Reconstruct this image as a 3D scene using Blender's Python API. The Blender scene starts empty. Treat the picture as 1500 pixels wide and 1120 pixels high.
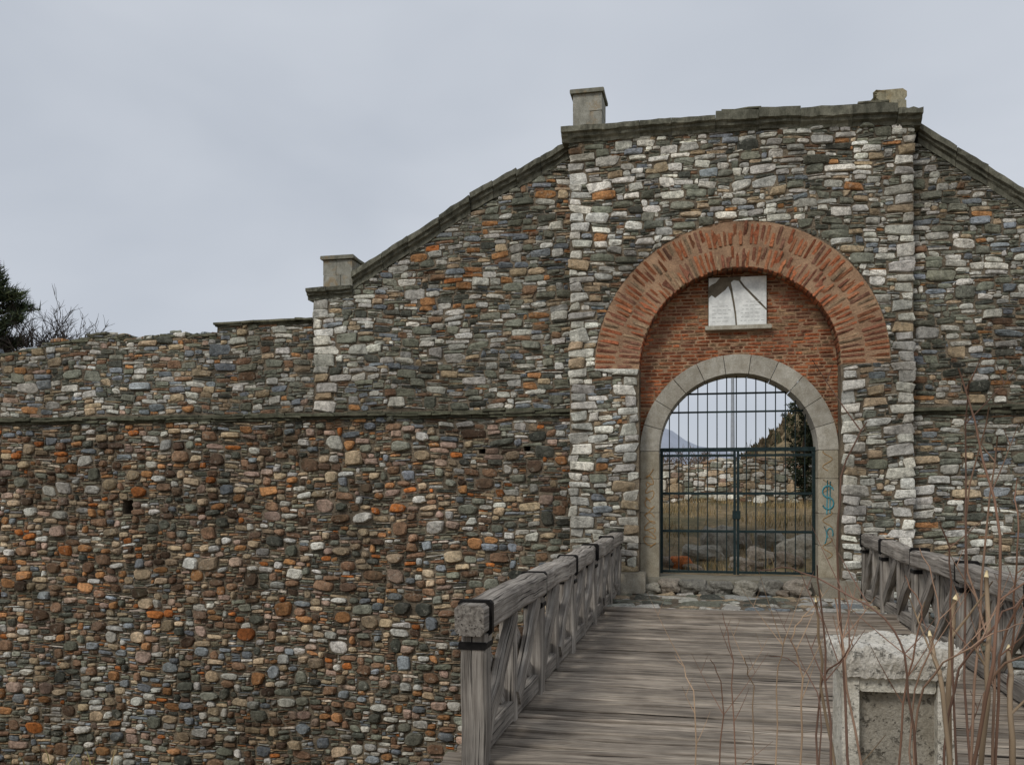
import bpy, math, random
import numpy as np
random.seed(11); rng=np.random.default_rng(7)
scene=bpy.context.scene
R=math.radians

def lin(c):
    return tuple(((v/255)/12.92 if v/255<=0.04045 else ((v/255+0.055)/1.055)**2.4) for v in c)

# ---------------------------------------------------------------- materials
class NT:
    def __init__(s,name):
        s.m=bpy.data.materials.new(name); s.m.use_nodes=True
        s.t=s.m.node_tree; s.b=s.t.nodes['Principled BSDF']
        s.b.inputs['Roughness'].default_value=0.9
        s.b.inputs['Specular IOR Level'].default_value=0.2
        s.co=s.t.nodes.new('ShaderNodeTexCoord').outputs['Object']
    def link(s,a,b): s.t.links.new(a,b)
    def val(s,inp,v):
        if hasattr(v,'is_output'): s.link(v,inp)
        else: inp.default_value=v
    def attr(s,n,out='Color'):
        a=s.t.nodes.new('ShaderNodeAttribute'); a.attribute_name=n; return a.outputs[out]
    def mapping(s,v,sc,loc=(0,0,0)):
        m=s.t.nodes.new('ShaderNodeMapping'); m.inputs['Scale'].default_value=sc; m.inputs['Location'].default_value=loc
        s.link(v,m.inputs['Vector']); return m.outputs[0]
    def noise(s,sc,det=4,rough=.6,vec=None,dist=0):
        n=s.t.nodes.new('ShaderNodeTexNoise'); n.inputs['Scale'].default_value=sc
        n.inputs['Detail'].default_value=det; n.inputs['Roughness'].default_value=rough; n.inputs['Distortion'].default_value=dist
        s.link(vec if vec is not None else s.co,n.inputs['Vector']); return n.outputs['Fac']
    def ramp(s,f,stops):
        r=s.t.nodes.new('ShaderNodeValToRGB'); e=r.color_ramp.elements
        while len(e)<len(stops): e.new(0.5)
        for el,(p,c) in zip(e,stops):
            el.position=p; el.color=(c[0],c[1],c[2],1) if hasattr(c,'__len__') else (c,c,c,1)
        s.link(f,r.inputs[0]); return r.outputs[0]
    def mix(s,f,a,b,mode='MIX'):
        m=s.t.nodes.new('ShaderNodeMix'); m.data_type='RGBA'; m.blend_type=mode
        for inp,v in ((m.inputs[0],f),(m.inputs[6],a),(m.inputs[7],b)):
            if hasattr(v,'is_output'): s.link(v,inp)
            elif hasattr(v,'__len__'): inp.default_value=(v[0],v[1],v[2],1)
            else: inp.default_value=v
        return m.outputs[2]
    def math(s,op,a,b=0.0):
        m=s.t.nodes.new('ShaderNodeMath'); m.operation=op; s.val(m.inputs[0],a); s.val(m.inputs[1],b); return m.outputs[0]
    def base(s,c):
        if hasattr(c,'is_output'): s.link(c,s.b.inputs['Base Color'])
        else: s.b.inputs['Base Color'].default_value=(c[0],c[1],c[2],1)
    def bump(s,h,st=.5,d=.01):
        b=s.t.nodes.new('ShaderNodeBump'); b.inputs['Strength'].default_value=st; b.inputs['Distance'].default_value=d
        s.link(h,b.inputs['Height']); s.link(b.outputs[0],s.b.inputs['Normal'])
    def up(s):
        g=s.t.nodes.new('ShaderNodeNewGeometry'); x=s.t.nodes.new('ShaderNodeSeparateXYZ')
        s.link(g.outputs['Normal'],x.inputs[0]); return x.outputs[2]

def m_stones(name,stain=True,gain=1.0,lich=True,moss=True):
    n=NT(name); c=n.attr('Col')
    nf=n.noise(15,4,.78)
    f=n.ramp(nf,[(.30,.45*gain),(.5,.98*gain),(.68,1.38*gain)])
    c=n.mix(1,c,f,'MULTIPLY')
    c=n.mix(1,c,n.ramp(n.noise(85,2,.7),[(.32,.70),(.62,1.18)]),'MULTIPLY')
    if lich:
        sp=n.ramp(n.noise(11,3,.8),[(.60,0),(.66,.4)])
        c=n.mix(sp,c,lin((186,182,168)))
    if stain:
        big=n.noise(.5,3,.6)
        c=n.mix(1,c,n.ramp(big,[(.38,(.66,.65,.63)),(.58,(1.12,1.12,1.11))]),'MULTIPLY')
        st2=n.noise(1.7,3,.65,vec=n.mapping(n.co,(2.2,2.2,.35)))
        c=n.mix(1,c,n.ramp(st2,[(.36,.72),(.55,1.06)]),'MULTIPLY')
        if moss:
            m=n.ramp(n.noise(1.1,4,.7,vec=n.mapping(n.co,(1,1,1),(9,1,4))),[(.56,0),(.72,.35)])
            c=n.mix(m,c,lin((80,82,62)))
    n.base(c); n.bump(n.noise(34,4,.78),.9,.022); return n.m

def m_mortar(name,a,b,lo=.55):
    n=NT(name); c=n.mix(n.ramp(n.noise(2,4,.7),[(.38,0),(.62,1)]),a,b)
    c=n.mix(1,c,n.ramp(n.noise(40,3,.7),[(.3,lo),(.65,1.15)]),'MULTIPLY')
    n.base(c); n.bump(n.noise(30,4,.75),1,.03); return n.m

def m_cut(name,a,b,moss=.8,dark=lin((52,52,42)),orange=.0,pit=0):
    n=NT(name); c=n.mix(n.ramp(n.noise(5,4,.7),[(.35,0),(.65,1)]),a,b)
    c=n.mix(1,c,n.ramp(n.noise(60,3,.75),[(.3,.7),(.65,1.12)]),'MULTIPLY')
    c=n.mix(1,c,n.attr('Col'),'MULTIPLY')
    g=n.ramp(n.noise(3.5,4,.75,vec=n.mapping(n.co,(2,2,.7))),[(.45,0),(.62,.8)])
    c=n.mix(n.math('MULTIPLY',g,moss),c,dark)
    u=n.ramp(n.up(),[(.25,0),(.8,1)])
    c=n.mix(n.math('MULTIPLY',u,moss*.85),c,lin((78,78,62)))
    if orange>0:
        o=n.ramp(n.noise(4.2,4,.7,vec=n.mapping(n.co,(1,1,1),(4,8,2))),[(.52,0),(.64,orange)])
        c=n.mix(o,c,lin((150,116,62)))
    h=n.noise(38,4,.75)
    if pit:
        p=n.noise(22,4,.8,vec=n.mapping(n.co,(1,1,1),(1,8,3))); pm=n.ramp(p,[(.34,1),(.43,0)])
        c=n.mix(n.math('MULTIPLY',pm,pit),c,lin((72,67,58))); h=n.math('SUBTRACT',h,n.math('MULTIPLY',pm,1.2))
    n.base(c); n.bump(h,.8 if pit else .6,.02 if pit else .012); return n.m

def m_wood(name,a,b,dk,fs=38):
    n=NT(name); v=n.attr('wuv','Vector')
    g=n.noise(1,5,.7,vec=n.mapping(v,(1.3,fs,fs)),dist=.12)
    c=n.mix(n.ramp(g,[(.34,0),(.64,1)]),b,a)
    cr=n.noise(1,3,.6,vec=n.mapping(v,(.9,fs*1.6,fs*1.6),(3,5,1)),dist=.15)
    crm=n.ramp(cr,[(.32,1),(.39,0)])
    c=n.mix(crm,c,dk)
    c=n.mix(1,c,n.ramp(n.noise(2.2,3,.6),[(.35,.72),(.62,1.15)]),'MULTIPLY')
    c=n.mix(1,c,n.attr('Col'),'MULTIPLY')
    n.base(c); h=n.math('SUBTRACT',g,n.math('MULTIPLY',crm,.8)); n.bump(h,.9,.015); return n.m

def m_simple(name,col,var=.35,sc=8,rough=.9,metal=0,bump=0,bs=40):
    n=NT(name); lo=tuple(v*(1-var) for v in col); hi=tuple(v*(1+var*.6) for v in col)
    n.base(n.mix(n.ramp(n.noise(sc,4,.7),[(.35,0),(.65,1)]),lo,hi)); n.b.inputs['Roughness'].default_value=rough
    n.b.inputs['Metallic'].default_value=metal
    if bump: n.bump(n.noise(bs,4,.7),bump,.01)
    return n.m

def m_leaf(name):
    n=NT(name); n.base(n.mix(1,n.attr('Col'),n.ramp(n.noise(1.5,2),[(.35,.65),(.65,1.25)]),'MULTIPLY')); return n.m

M_STONE=m_stones('rubble_stone')
M_BRICK=m_stones('old_brick',gain=1.05,lich=False,moss=False)
M_FLAG=m_stones('flagstone',stain=False)
M_MORT=m_mortar('mortar_brown',lin((146,132,112)),lin((100,90,76)))
M_MORTB=m_mortar('mortar_brick',lin((192,156,124)),lin((154,122,96)),.7)
M_CUT=m_cut('weathered_limestone',lin((138,135,120)),lin((106,105,92)),.75)
M_ARCH=m_cut('dressed_arch_stone',lin((190,184,170)),lin((162,154,138)),.22,dark=lin((112,102,84)))
M_PIER=m_cut('pier_block_stone',lin((182,179,166)),lin((152,149,136)),.4,orange=.4)
M_BOLL=m_cut('bollard_stone',lin((232,226,214)),lin((198,191,177)),.08,pit=.6)
M_WOOD=m_wood('weathered_wood',lin((176,168,157)),lin((108,100,92)),lin((40,36,32)))
M_DECK=m_wood('deck_wood',lin((178,167,153)),lin((116,106,96)),lin((46,40,35)),30)
M_IRON=m_simple('painted_iron',lin((40,54,54)),.4,20,.55,.3)
M_STRAP=m_simple('dark_iron_strap',lin((36,34,33)),.4,30,.6,.5)
M_MARB=m_simple('white_marble',lin((238,238,232)),.2,7,.6)
M_MARG=m_simple('grey_plaster',lin((120,110,94)),.3,9,.9)
M_LINE=m_simple('incised_lettering',lin((190,190,184)),.2,30)
M_LEAF=m_leaf('foliage')
M_TWIG=m_leaf('twig_bark')
M_TEAL=m_simple('teal_spray_paint',lin((76,146,156)),.1)
M_ORAN=m_simple('orange_spray_paint',lin((176,136,84)),.2)
M_LAMP=m_simple('galvanised_steel',lin((170,174,178)),.1,5,.5,.3)

# ---------------------------------------------------------------- mesh helpers
def empty(name,loc=(0,0,0)):
    e=bpy.data.objects.new(name,None); scene.collection.objects.link(e); e.location=loc; e.empty_display_size=.3; return e
def mk(name,v,f,mat,parent=None,smooth=False,col=None,wuv=None,recalc=False):
    me=bpy.data.meshes.new(name)
    v=v.tolist() if isinstance(v,np.ndarray) else v
    me.from_pydata(v,[],f)
    if recalc:
        import bmesh
        bm=bmesh.new(); bm.from_mesh(me); bmesh.ops.recalc_face_normals(bm,faces=bm.faces); bm.to_mesh(me); bm.free()
    nv=len(me.vertices)
    a=me.color_attributes.new('Col','FLOAT_COLOR','POINT')
    cc=np.ones((nv,4),np.float32)
    if col is not None: cc[:,:3]=np.asarray(col,np.float32)
    a.data.foreach_set('color',cc.ravel())
    if wuv is not None:
        w=me.attributes.new('wuv','FLOAT_VECTOR','POINT'); w.data.foreach_set('vector',np.asarray(wuv,np.float32).ravel())
    me.polygons.foreach_set('use_smooth',[bool(smooth)]*len(me.polygons))
    me.materials.append(mat)
    o=bpy.data.objects.new(name,me); scene.collection.objects.link(o)
    if parent is not None: o.parent=parent
    return o

class MB:
    def __init__(s): s.v=[];s.f=[];s.c=[];s.w=[]
    def add(s,v,f,c=(1,1,1),w=None):
        o=len(s.v); s.v+= [tuple(p) for p in v]; s.f+=[tuple(i+o for i in q) for q in f]; s.c+=[c]*len(v)
        s.w+= (w if w is not None else [(0,0,0)]*len(v))
    def out(s,name,mat,parent=None,smooth=False,recalc=False):
        return mk(name,s.v,s.f,mat,parent,smooth,s.c,s.w,recalc)
    def beam(s,p0,p1,w,h,up=(0,0,1),nseg=6,jit=.006,ch=.18,c=(1,1,1)):
        p0=np.array(p0,float);p1=np.array(p1,float);d=p1-p0;L=np.linalg.norm(d);d/=L
        up=np.array(up,float); sd=np.cross(d,up); sd/=np.linalg.norm(sd); u=np.cross(sd,d)
        k=min(w,h)*ch; a=w/2;b=h/2
        prof=[(-a+k,-b),(a-k,-b),(a,-b+k),(a,b-k),(a-k,b),(-a+k,b),(-a,b-k),(-a,-b+k)]
        ro=random.random()*50; V=[];W=[]
        for i in range(nseg+1):
            t=i/nseg; ox=random.gauss(0,jit);oz=random.gauss(0,jit); sc=1+random.gauss(0,jit*2)
            for x,z in prof:
                q=p0+d*L*t+sd*(x*sc+ox+random.gauss(0,jit*.3))+u*(z*sc+oz+random.gauss(0,jit*.3)); V.append(q)
                W.append((L*t+ro,x+ro,z+ro*.3))
        F=[]
        for i in range(nseg):
            for j in range(8):
                k2=(j+1)%8; F.append((i*8+j,i*8+k2,(i+1)*8+k2,(i+1)*8+j))
        F.append(tuple(range(7,-1,-1))); F.append(tuple(nseg*8+j for j in range(8)))
        s.add(V,F,c,W)
    def box(s,x0,x1,y0,y1,z0,z1,jit=0,c=(1,1,1),ch=.012):
        s.beam(((x0+x1)/2,y0,(z0+z1)/2),((x0+x1)/2,y1,(z0+z1)/2),x1-x0,z1-z0,nseg=2,jit=jit,ch=ch/max(.01,min(x1-x0,z1-z0)),c=c)
    def tube(s,P,r,sides=5,c=(1,1,1)):
        P=[np.array(p,float) for p in P]; n=len(P); V=[]
        for i,p in enumerate(P):
            d=P[min(i+1,n-1)]-P[max(i-1,0)]; d=d/(np.linalg.norm(d)+1e-9)
            a=np.cross(d,(0.31,.95,.05)); a/=np.linalg.norm(a)+1e-9; b=np.cross(d,a)
            for k in range(sides):
                t=2*math.pi*k/sides; V.append(p+(a*math.cos(t)+b*math.sin(t))*r[i])
        F=[]
        for i in range(n-1):
            for k in range(sides):
                k2=(k+1)%sides; F.append((i*sides+k,i*sides+k2,(i+1)*sides+k2,(i+1)*sides+k))
        F.append(tuple(range(sides))); F.append(tuple((n-1)*sides+k for k in range(sides-1,-1,-1)))
        s.add(V,F,c)

def prism(name,poly,y0,y1,mat,parent):
    n=len(poly); v=[(x,y0,z) for x,z in poly]+[(x,y1,z) for x,z in poly]
    f=[tuple(range(n)),tuple(range(2*n-1,n-1,-1))]+[(i,(i+1)%n,(i+1)%n+n,i+n) for i in range(n)]
    return mk(name,v,f,mat,parent,recalc=True)

def profile_run(mb,x0,z0,x1,z1,prof,piece=.75,gap=.008,jit=.008,yof=0,c=None):
    L=math.hypot(x1-x0,z1-z0); n=max(1,round(L/piece)); cuts=[0]+sorted((i+random.uniform(-.15,.15))/n for i in range(1,n))+[1]
    for a,b in zip(cuts[:-1],cuts[1:]):
        g=gap/L/2; dy=random.gauss(0,jit); dz=random.gauss(0,jit); V=[];m=len(prof); ddz=random.gauss(0,jit*.6)
        ns=5
        for i in range(ns+1):
            t=(a+g)+(b-a-2*g)*i/ns
            for y,z in prof: V.append((x0+(x1-x0)*t,y+yof+dy+random.gauss(0,.006),z0+(z1-z0)*t+z+dz+ddz*(i/ns-.5)+random.gauss(0,.007)))
        F=[]
        for i in range(ns):
            for j in range(m):
                k=(j+1)%m; F.append((i*m+j,i*m+k,(i+1)*m+k,(i+1)*m+j))
        F.append(tuple(range(m-1,-1,-1)));F.append(tuple(ns*m+j for j in range(m)))
        s=random.uniform(.75,1.15); mb.add(V,F,(s,s,s*.98))

# ---------------------------------------------------------------- stone layout
PAL=dict(lg=(202,198,187),wh=(236,231,217),bg=(146,151,154),gg=(138,138,122),ds=(96,96,86),br=(144,114,90),og=(184,134,90),OG=(194,120,66),tn=(190,168,138),pk=(178,152,134),db=(106,86,70))
PALL={k:np.array(lin(v)) for k,v in PAL.items()}
Z_LOW=dict(br=22,db=10,og=10,OG=4,tn=22,pk=11,gg=8,lg=12,bg=4,ds=4)
Z_LUP=dict(lg=25,bg=13,gg=22,ds=10,br=11,tn=13,pk=4,og=3)
Z_WNG=dict(lg=29,wh=10,bg=11,gg=25,ds=9,tn=10,br=5,og=3)
Z_TOW=dict(wh=27,lg=30,bg=9,gg=16,ds=4,tn=12,og=3,br=2)
Z_SLT=dict(gg=34,ds=20,lg=18,br=11,bg=8,tn=9)
def pick(d):
    ks=list(d); return random.choices(ks,[d[k] for k in ks])[0]
def scol(d,lo=.62,hi=1.25):
    c=PALL[pick(d)]*random.uniform(lo,hi); return c*np.array([random.uniform(.97,1.03),1,random.uniform(.96,1.04)])

U=random.randint; UF=random.uniform
ROUND=[(.004,lambda:(U(6,9),U(7,9),UF(2.2,3.6))),(.045,lambda:(U(4,8),U(4,6),UF(2.2,4.0))),(.08,lambda:(U(3,6),U(3,5),UF(2.2,3.8)))]
BLOCK=[(.003,lambda:(U(7,11),U(5,7),UF(3.2,6))),(.030,lambda:(U(5,9),U(3,5),UF(2.8,7))),(.06,lambda:(U(3,7),U(3,4),UF(2.6,6))),(.03,lambda:(U(6,12),2,UF(3.5,8)))]
TOWER=[(.006,lambda:(U(6,10),U(5,6),UF(3.5,7))),(.045,lambda:(U(5,9),U(3,5),UF(3.2,8))),(.08,lambda:(U(3,7),U(3,4),UF(3,7))),(.04,lambda:(U(5,11),2,UF(3.5,8)))]
def fill_style():
    r=random.random()
    if r<.55: return U(3,10),U(1,2),UF(3,7)
    return U(2,5),U(1,3),UF(2.4,5)

def pack(x0,x1,z0,z1,kind,free,pre=(),cw=.044,ch=.029):
    """kind(x,z)-> list of size classes. Large stones are dropped first, then smaller, then chinks fill the rest."""
    nx=round((x1-x0)/cw); nz=round((z1-z0)/ch); cw=(x1-x0)/nx; ch=(z1-z0)/nz
    occ=[[0]*nx for _ in range(nz)]
    for j in range(nz):
        for i in range(nx):
            if not free(x0+(i+.5)*cw,z0+(j+.5)*ch): occ[j][i]=-1
    out=[]; sid=0
    def commit(i,j,w,h,n,q):
        nonlocal sid
        sid+=1
        for jj in range(j,j+h):
            occ[jj][i:i+w]=[sid]*w
        out.append((x0+i*cw,x0+(i+w)*cw,z0+j*ch,z0+(j+h)*ch,n,q))
    def fits(i,j,w,h):
        if i<0 or j<0 or i+w>nx or j+h>nz: return False
        for jj in range(j,j+h):
            if any(occ[jj][i:i+w]): return False
        return True
    for (a,b,c,d) in pre:
        i0=max(0,round((a-x0)/cw)); i1=min(nx,round((b-x0)/cw)); j0=max(0,round((c-z0)/ch)); j1=min(nz,round((d-z0)/ch))
        if i1<=i0 or j1<=j0: continue
        commit(i0,j0,i1-i0,j1-j0,7,1)
    for lev in range(4):
        for _ in range(int(nx*nz*.09)):
            i=random.randrange(nx); j=random.randrange(nz)
            K=kind(x0+i*cw,z0+j*ch)
            if lev>=len(K): continue
            pr,f=K[lev]
            if random.random()>pr/.09: continue
            w,h,n=f()
            if not fits(i,j,w,h): continue
            for _s in range(7):
                if fits(i,j-1,w,h): j-=1
                else: break
            for _s in range(7):
                if fits(i-1,j,w,h): i-=1
                else: break
            commit(i,j,w,h,n,0)
    for j in range(nz):
        i=0; row=occ[j]; bel=occ[j-1] if j else None
        while i<nx:
            if row[i]: i+=1; continue
            w,h,n=fill_style()
            run=0
            while i+run<nx and not row[i+run] and run<w+4: run+=1
            k=min(w,run)
            if bel is not None and k<run:
                def joint(q): return i+q<nx and bel[i+q]!=bel[i+q-1]
                if joint(k):
                    for q in (k+1,k-1,k+2,k-2,k+3):
                        if 2<=q<=run and not joint(q): k=q; break
            if run-k==1: k=run
            hh=1
            while hh<h and j+hh<nz and not any(occ[j+hh][i:i+k]): hh+=1
            if k==1: hh=min(hh,2)
            commit(i,j,k,hh,n,0); i+=k
    return out

def stones(name,cx,cz,hw,hh,nn,col,mat,parent,place,bulge=(.022,.05),ang=None,warp=None,clamp=None,wob=.05,ysoft=0.02,N=12,cj=.13,smooth=False):
    cx,cz,hw,hh,nn=[np.asarray(a,float) for a in (cx,cz,hw,hh,nn)]; n=len(cx)
    th=(np.arange(N)*2*np.pi/N+np.pi/N)[None,:]+rng.normal(0,.05,(n,N))
    c,s=np.cos(th),np.sin(th); e=(2/nn)[:,None]
    ux=np.sign(c)*np.abs(c)**e; uz=np.sign(s)*np.abs(s)**e
    rad=np.minimum(1+rng.normal(0,wob,(n,N)),1.1); ux=ux*rad; uz=uz*rad
    ox=ux*hw[:,None]; oz=uz*hh[:,None]
    for a in (-1,1):
        for b in (-1,1):
            wgt=(1+a*ux)*(1+b*uz)/4
            lim=np.minimum(np.minimum(hw,hh),.09)
            ox=ox+wgt*(rng.normal(-.2,1,n)*a*lim*cj*1.9)[:,None]; oz=oz+wgt*(rng.normal(-.15,1,n)*b*lim*cj*1.5)[:,None]
    if ang is None: ang=rng.normal(0,.05,n)
    ca,sa=np.cos(ang)[:,None],np.sin(ang)[:,None]
    px=ox*ca-oz*sa; pz=ox*sa+oz*ca
    b=(rng.uniform(bulge[0],bulge[1],n)*np.clip(np.minimum(hw,hh)/.05,.45,1.25))[:,None]
    tx=rng.normal(0,.07,(n,1)); tz=rng.normal(0,.14,(n,1))
    X=[];Y=[];Z=[]
    mn=np.minimum(hw,hh); inner=np.clip(1-.020/mn,.58,.9)[:,None]
    for k,sc in enumerate((1.0,.975,inner)):
        X.append(cx[:,None]+px*sc); Z.append(cz[:,None]+pz*sc)
        tl=tx*px*sc+tz*pz*sc
        if k==0: Y.append(np.full((n,N),ysoft))
        elif k==1: Y.append(-b*.6+tl*.7)
        else: Y.append(-b+tl+rng.normal(0,.0035,(n,N)))
    X.append(cx[:,None]+rng.normal(0,.2,(n,1))*hw[:,None]);Z.append(cz[:,None]+rng.normal(0,.2,(n,1))*hh[:,None]);Y.append(-b*1.08+rng.normal(0,.006,(n,1)))
    X=np.concatenate(X,1);Y=np.concatenate(Y,1);Z=np.concatenate(Z,1)
    if warp: X,Z=warp(X,Z)
    if clamp: X,Z=clamp(X,Z)
    V=np.stack(place(X,Y,Z),-1).reshape(-1,3)
    m=3*N+1; base=(np.arange(n)*m)[:,None]
    j=np.arange(N); k=(j+1)%N
    q=np.concatenate([np.stack([j,k,k+N,j+N],1),np.stack([j+N,k+N,k+2*N,j+2*N],1)],0)
    t=np.stack([j+2*N,k+2*N,np.full(N,3*N)],1)
    Q=(base[:,:,None]+q[None]).reshape(-1,4).tolist(); T=(base[:,:,None]+t[None]).reshape(-1,3).tolist()
    C=np.repeat(np.asarray(col),m,axis=0)
    return mk(name,V,Q+T,mat,parent,smooth,C)

def warp(X,Z):
    return X+.018*np.sin(3.3*Z+.7*X)+.010*np.sin(7*Z+4*X), Z+.026*np.sin(1.25*X+.9*Z)+.016*np.sin(2.9*X+1.3*Z+1)

def wallstones(name,rects,colfn,parent,yp,clamp=None,gap=.004,mat=None,bulge=(.012,.046),pl=None,smooth=False,low=False):
    r=np.array(rects); cx=(r[:,0]+r[:,1])/2; cz=(r[:,2]+r[:,3])/2
    if low:
        k=np.where(cz<2.93,np.clip((-2.6-cx)/2.5,0,1),0); gap=.004+.004*k; bulge=(.012+.012*k,.046+.042*k)
    hw=(r[:,1]-r[:,0])/2-gap; hh=(r[:,3]-r[:,2])/2-gap*.8
    n=len(r); hh=hh*rng.uniform(.9,1.07,n); hw=hw*rng.uniform(.9,1.05,n)
    cx=cx+rng.normal(0,.005,n); cz=cz+rng.normal(0,.004,n)
    col=[colfn(cx[i],cz[i],r[i,1]-r[i,0],r[i,3]-r[i,2],r[i,5]) for i in range(n)]
    return stones(name,cx,cz,hw,hh,r[:,4],col,mat or M_STONE,parent,pl or (lambda X,Y,Z:(X,Y+yp,Z)),bulge=bulge,warp=warp,clamp=clamp,smooth=smooth)

# ---------------------------------------------------------------- fortress wall
SY=0.30
ZB=-4.5
fort=empty('stone_fortress_wall')
AX,AZ=0.58,3.72; RO,RI=2.45,1.68; JL,JR=AX-RI,AX+RI
TL,TR=-2.34,3.41
top_pts=[(-20,4.45),(-14.6,4.47),(-14.59,4.37),(-14.0,4.40),(-13.99,4.47),(-13.36,4.46),(-13.35,4.57),(-12.9,4.60),(-12.89,4.53),(-12.41,4.55),(-12.4,4.68),(-11.8,4.70),(-11.79,4.63),(-11.41,4.65),(-11.4,4.56),(-10.7,4.60),(-10.69,4.67),(-10.2,4.70),(-10.19,4.62),(-9.7,4.66),(-9.69,4.58),(-9.38,4.62),(-9.37,4.80),(-7.34,4.80),
         (-7.33,5.28),(-6.5,5.42),(-5.4,6.02),(-4.21,6.70),(-3.31,7.14),(-2.3,7.62)]
tx=[p[0] for p in top_pts]; tz=[p[1] for p in top_pts]
def topL(x): return np.interp(x,tx,tz)
rt_pts=[(3.35,7.50),(5.15,6.20),(7.4,4.95),(8.1,4.9),(8.11,4.6),(12,4.6)]
def topR(x): return np.interp(x,[p[0] for p in rt_pts],[p[1] for p in rt_pts])

bl=prism('left_wall_core',[(-20,-6),(TL+.1,-6)]+[(x,z-.02) for x,z in reversed(top_pts)],SY+.004,1.05,M_MORT,fort)
br_=prism('right_wall_core',[(TR-.1,-6),(12,-6)]+[(x,z-.02) for x,z in reversed(rt_pts)],SY+.004,1.05,M_MORT,fort)
def arc(cx,cz,r,a0,a1,n): return [(cx+r*math.cos(a0+(a1-a0)*i/n),cz+r*math.sin(a0+(a1-a0)*i/n)) for i in range(n+1)]
tpoly=[(TL+.02,-6),(JL,-6)]+list(reversed(arc(AX,AZ,RI,0,math.pi,40)))+[(JR,-6),(TR-.02,-6),(TR-.02,7.64),(TL+.02,7.76)]
prism('gate_tower_core',tpoly,.006,1.1,M_MORT,fort)
holes=[(-11.35,1.22,.24,.28),(-4.0,2.29,.13,.10),(-3.15,2.33,.13,.10)]
hb=MB()
for x,z,w,h in holes: hb.box(x-w/2,x+w/2,0.1,.75,z-h/2,z+h/2)
cut=hb.out('cutter',M_MORT,recalc=True)
md=bl.modifiers.new('h','BOOLEAN'); md.object=cut; md.operation='DIFFERENCE'; md.solver='EXACT'
dg=bpy.context.evaluated_depsgraph_get(); nm=bpy.data.meshes.new_from_object(bl.evaluated_get(dg)); bl.modifiers.clear(); bl.data=nm
bpy.data.objects.remove(cut)
def inhole(x,z):
    return any(abs(x-a)<w/2 +.0 and abs(z-b)<h/2 for a,b,w,h in holes)

SZ0,SZ1=2.93,3.06
def kindL(x,z):
    if z<2.93:
        p=.95 if z<1.8 else .7
        if x>-5: p-=.45*min(1,(x+5)/2)
        if random.random()<p: return ROUND
    return BLOCK
def colL(x,z,w,h,q):
    if q: return scol(dict(wh=4,lg=6,tn=2),.8,1.1)
    g=min(1,max(0,(x+6)/3.5))*.7 if z<3 else 1
    if z<3: g=max(g,min(.5,max(0,(z-1.9)*.5)),min(.5,max(0,(-.8-z)*.5)),.08)
    if h<.075 and random.random()<.65: 
        c=scol(Z_SLT); return c if z>3 or random.random()<g else c*np.array([1.06,.95,.86])
    if z<3:
        return scol(Z_LUP if random.random()<g else Z_LOW,.52,1.3)
    if x<-7.33: return scol(Z_LUP)
    if random.random()<.13 and -5.5<x and z>4.4: return scol(dict(og=4,tn=2,br=2,OG=1),.75,1.05)
    return scol(Z_WNG,.62,1.18)
pre=[]
z=3.08; k=0
while z<5.1:
    h=random.uniform(.13,.2); w=.42 if k%2 else .62; pre.append((-7.33,-7.33+w*random.uniform(.45,1),z,min(z+h,5.2))); z+=h;k+=1
def clampL(X,Z):
    T=topL(X); 
    Z=np.minimum(Z,T); X=np.minimum(X,TL+.05)
    return X,Z
freeL=lambda x,z: z-.02<topL(x) and not inhole(x,z) and not (SZ0<z<SZ1)
rc=pack(-18.5,TL+.02,ZB,7.8,kindL,freeL,pre)
wallstones('left_wall_stones',rc,colL,fort,SY,clampL,low=True)
nst=len(rc)

freeR=lambda x,z: z-.02<topR(x) and not (SZ0-.08<z<SZ1-.08)
rc=pack(TR-.02,9.0,-2.0,7.8,lambda x,z:BLOCK,freeR)
def colR(x,z,w,h,q):
    if h<.075 and random.random()<.65: return scol(Z_SLT)
    return scol(Z_WNG,.62,1.15)
wallstones('right_wall_stones',rc,colR,fort,SY,lambda X,Z:(np.maximum(X,TR-.04),np.minimum(Z,topR(X))))
nst+=len(rc)

pre=[]
def quoins(xa,side,z0,z1,wa,wb):
    z=z0;k=0
    while z<z1-.08:
        h=random.uniform(.11,.21); w=random.uniform(*(wa if k%2 else wb))
        pre.append((xa,xa+w,z,min(z+h,z1)) if side>0 else (xa-w,xa,z,min(z+h,z1))); z+=h; k+=1
quoins(TL,1,-1,7.6,(.34,.5),(.18,.34)); quoins(TR,-1,-1,7.5,(.3,.5),(.18,.3))
quoins(JL,-1,-1,3.66,(.32,.48),(.2,.3)); quoins(JR,1,-1,3.66,(.32,.48),(.2,.3))
def freeT(x,z):
    if z<3.68: return x<JL or x>JR
    return math.hypot(x-AX,z-AZ)>RO-.01
def clampT(X,Z):
    X=np.clip(X,TL-.012,TR+.012); Z=np.minimum(Z,7.76-(X-TL)*.018)
    low=Z<3.69
    mid=(X>JL)&(X<JR)&low
    X=np.where(mid&(X<AX),JL,X); X=np.where(mid&(X>=AX),JR,X)
    dx=X-AX; dz=Z-AZ; r=np.hypot(dx,dz); ins=(~low)&(r<RO+.008)
    s=np.where(ins,(RO+.008)/np.maximum(r,.1),1)
    s=np.minimum(s,1.2)
    X=AX+dx*s; Z=np.where(ins,AZ+dz*s,Z)
    return X,Z
def colT(x,z,w,h,q):
    if q: return scol(dict(wh=8,lg=7,tn=2),.72,1.12)
    if h<.075 and random.random()<.6: return scol(Z_SLT,.75,1.2)
    return scol(Z_TOW,.62,1.2)
rc=pack(TL,TR,-2.2,7.76,lambda x,z:TOWER,freeT,pre); nst+=len(rc)
wallstones('gate_tower_stones',rc,colT,fort,0,clampT)
print('STONES',nst)

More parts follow.
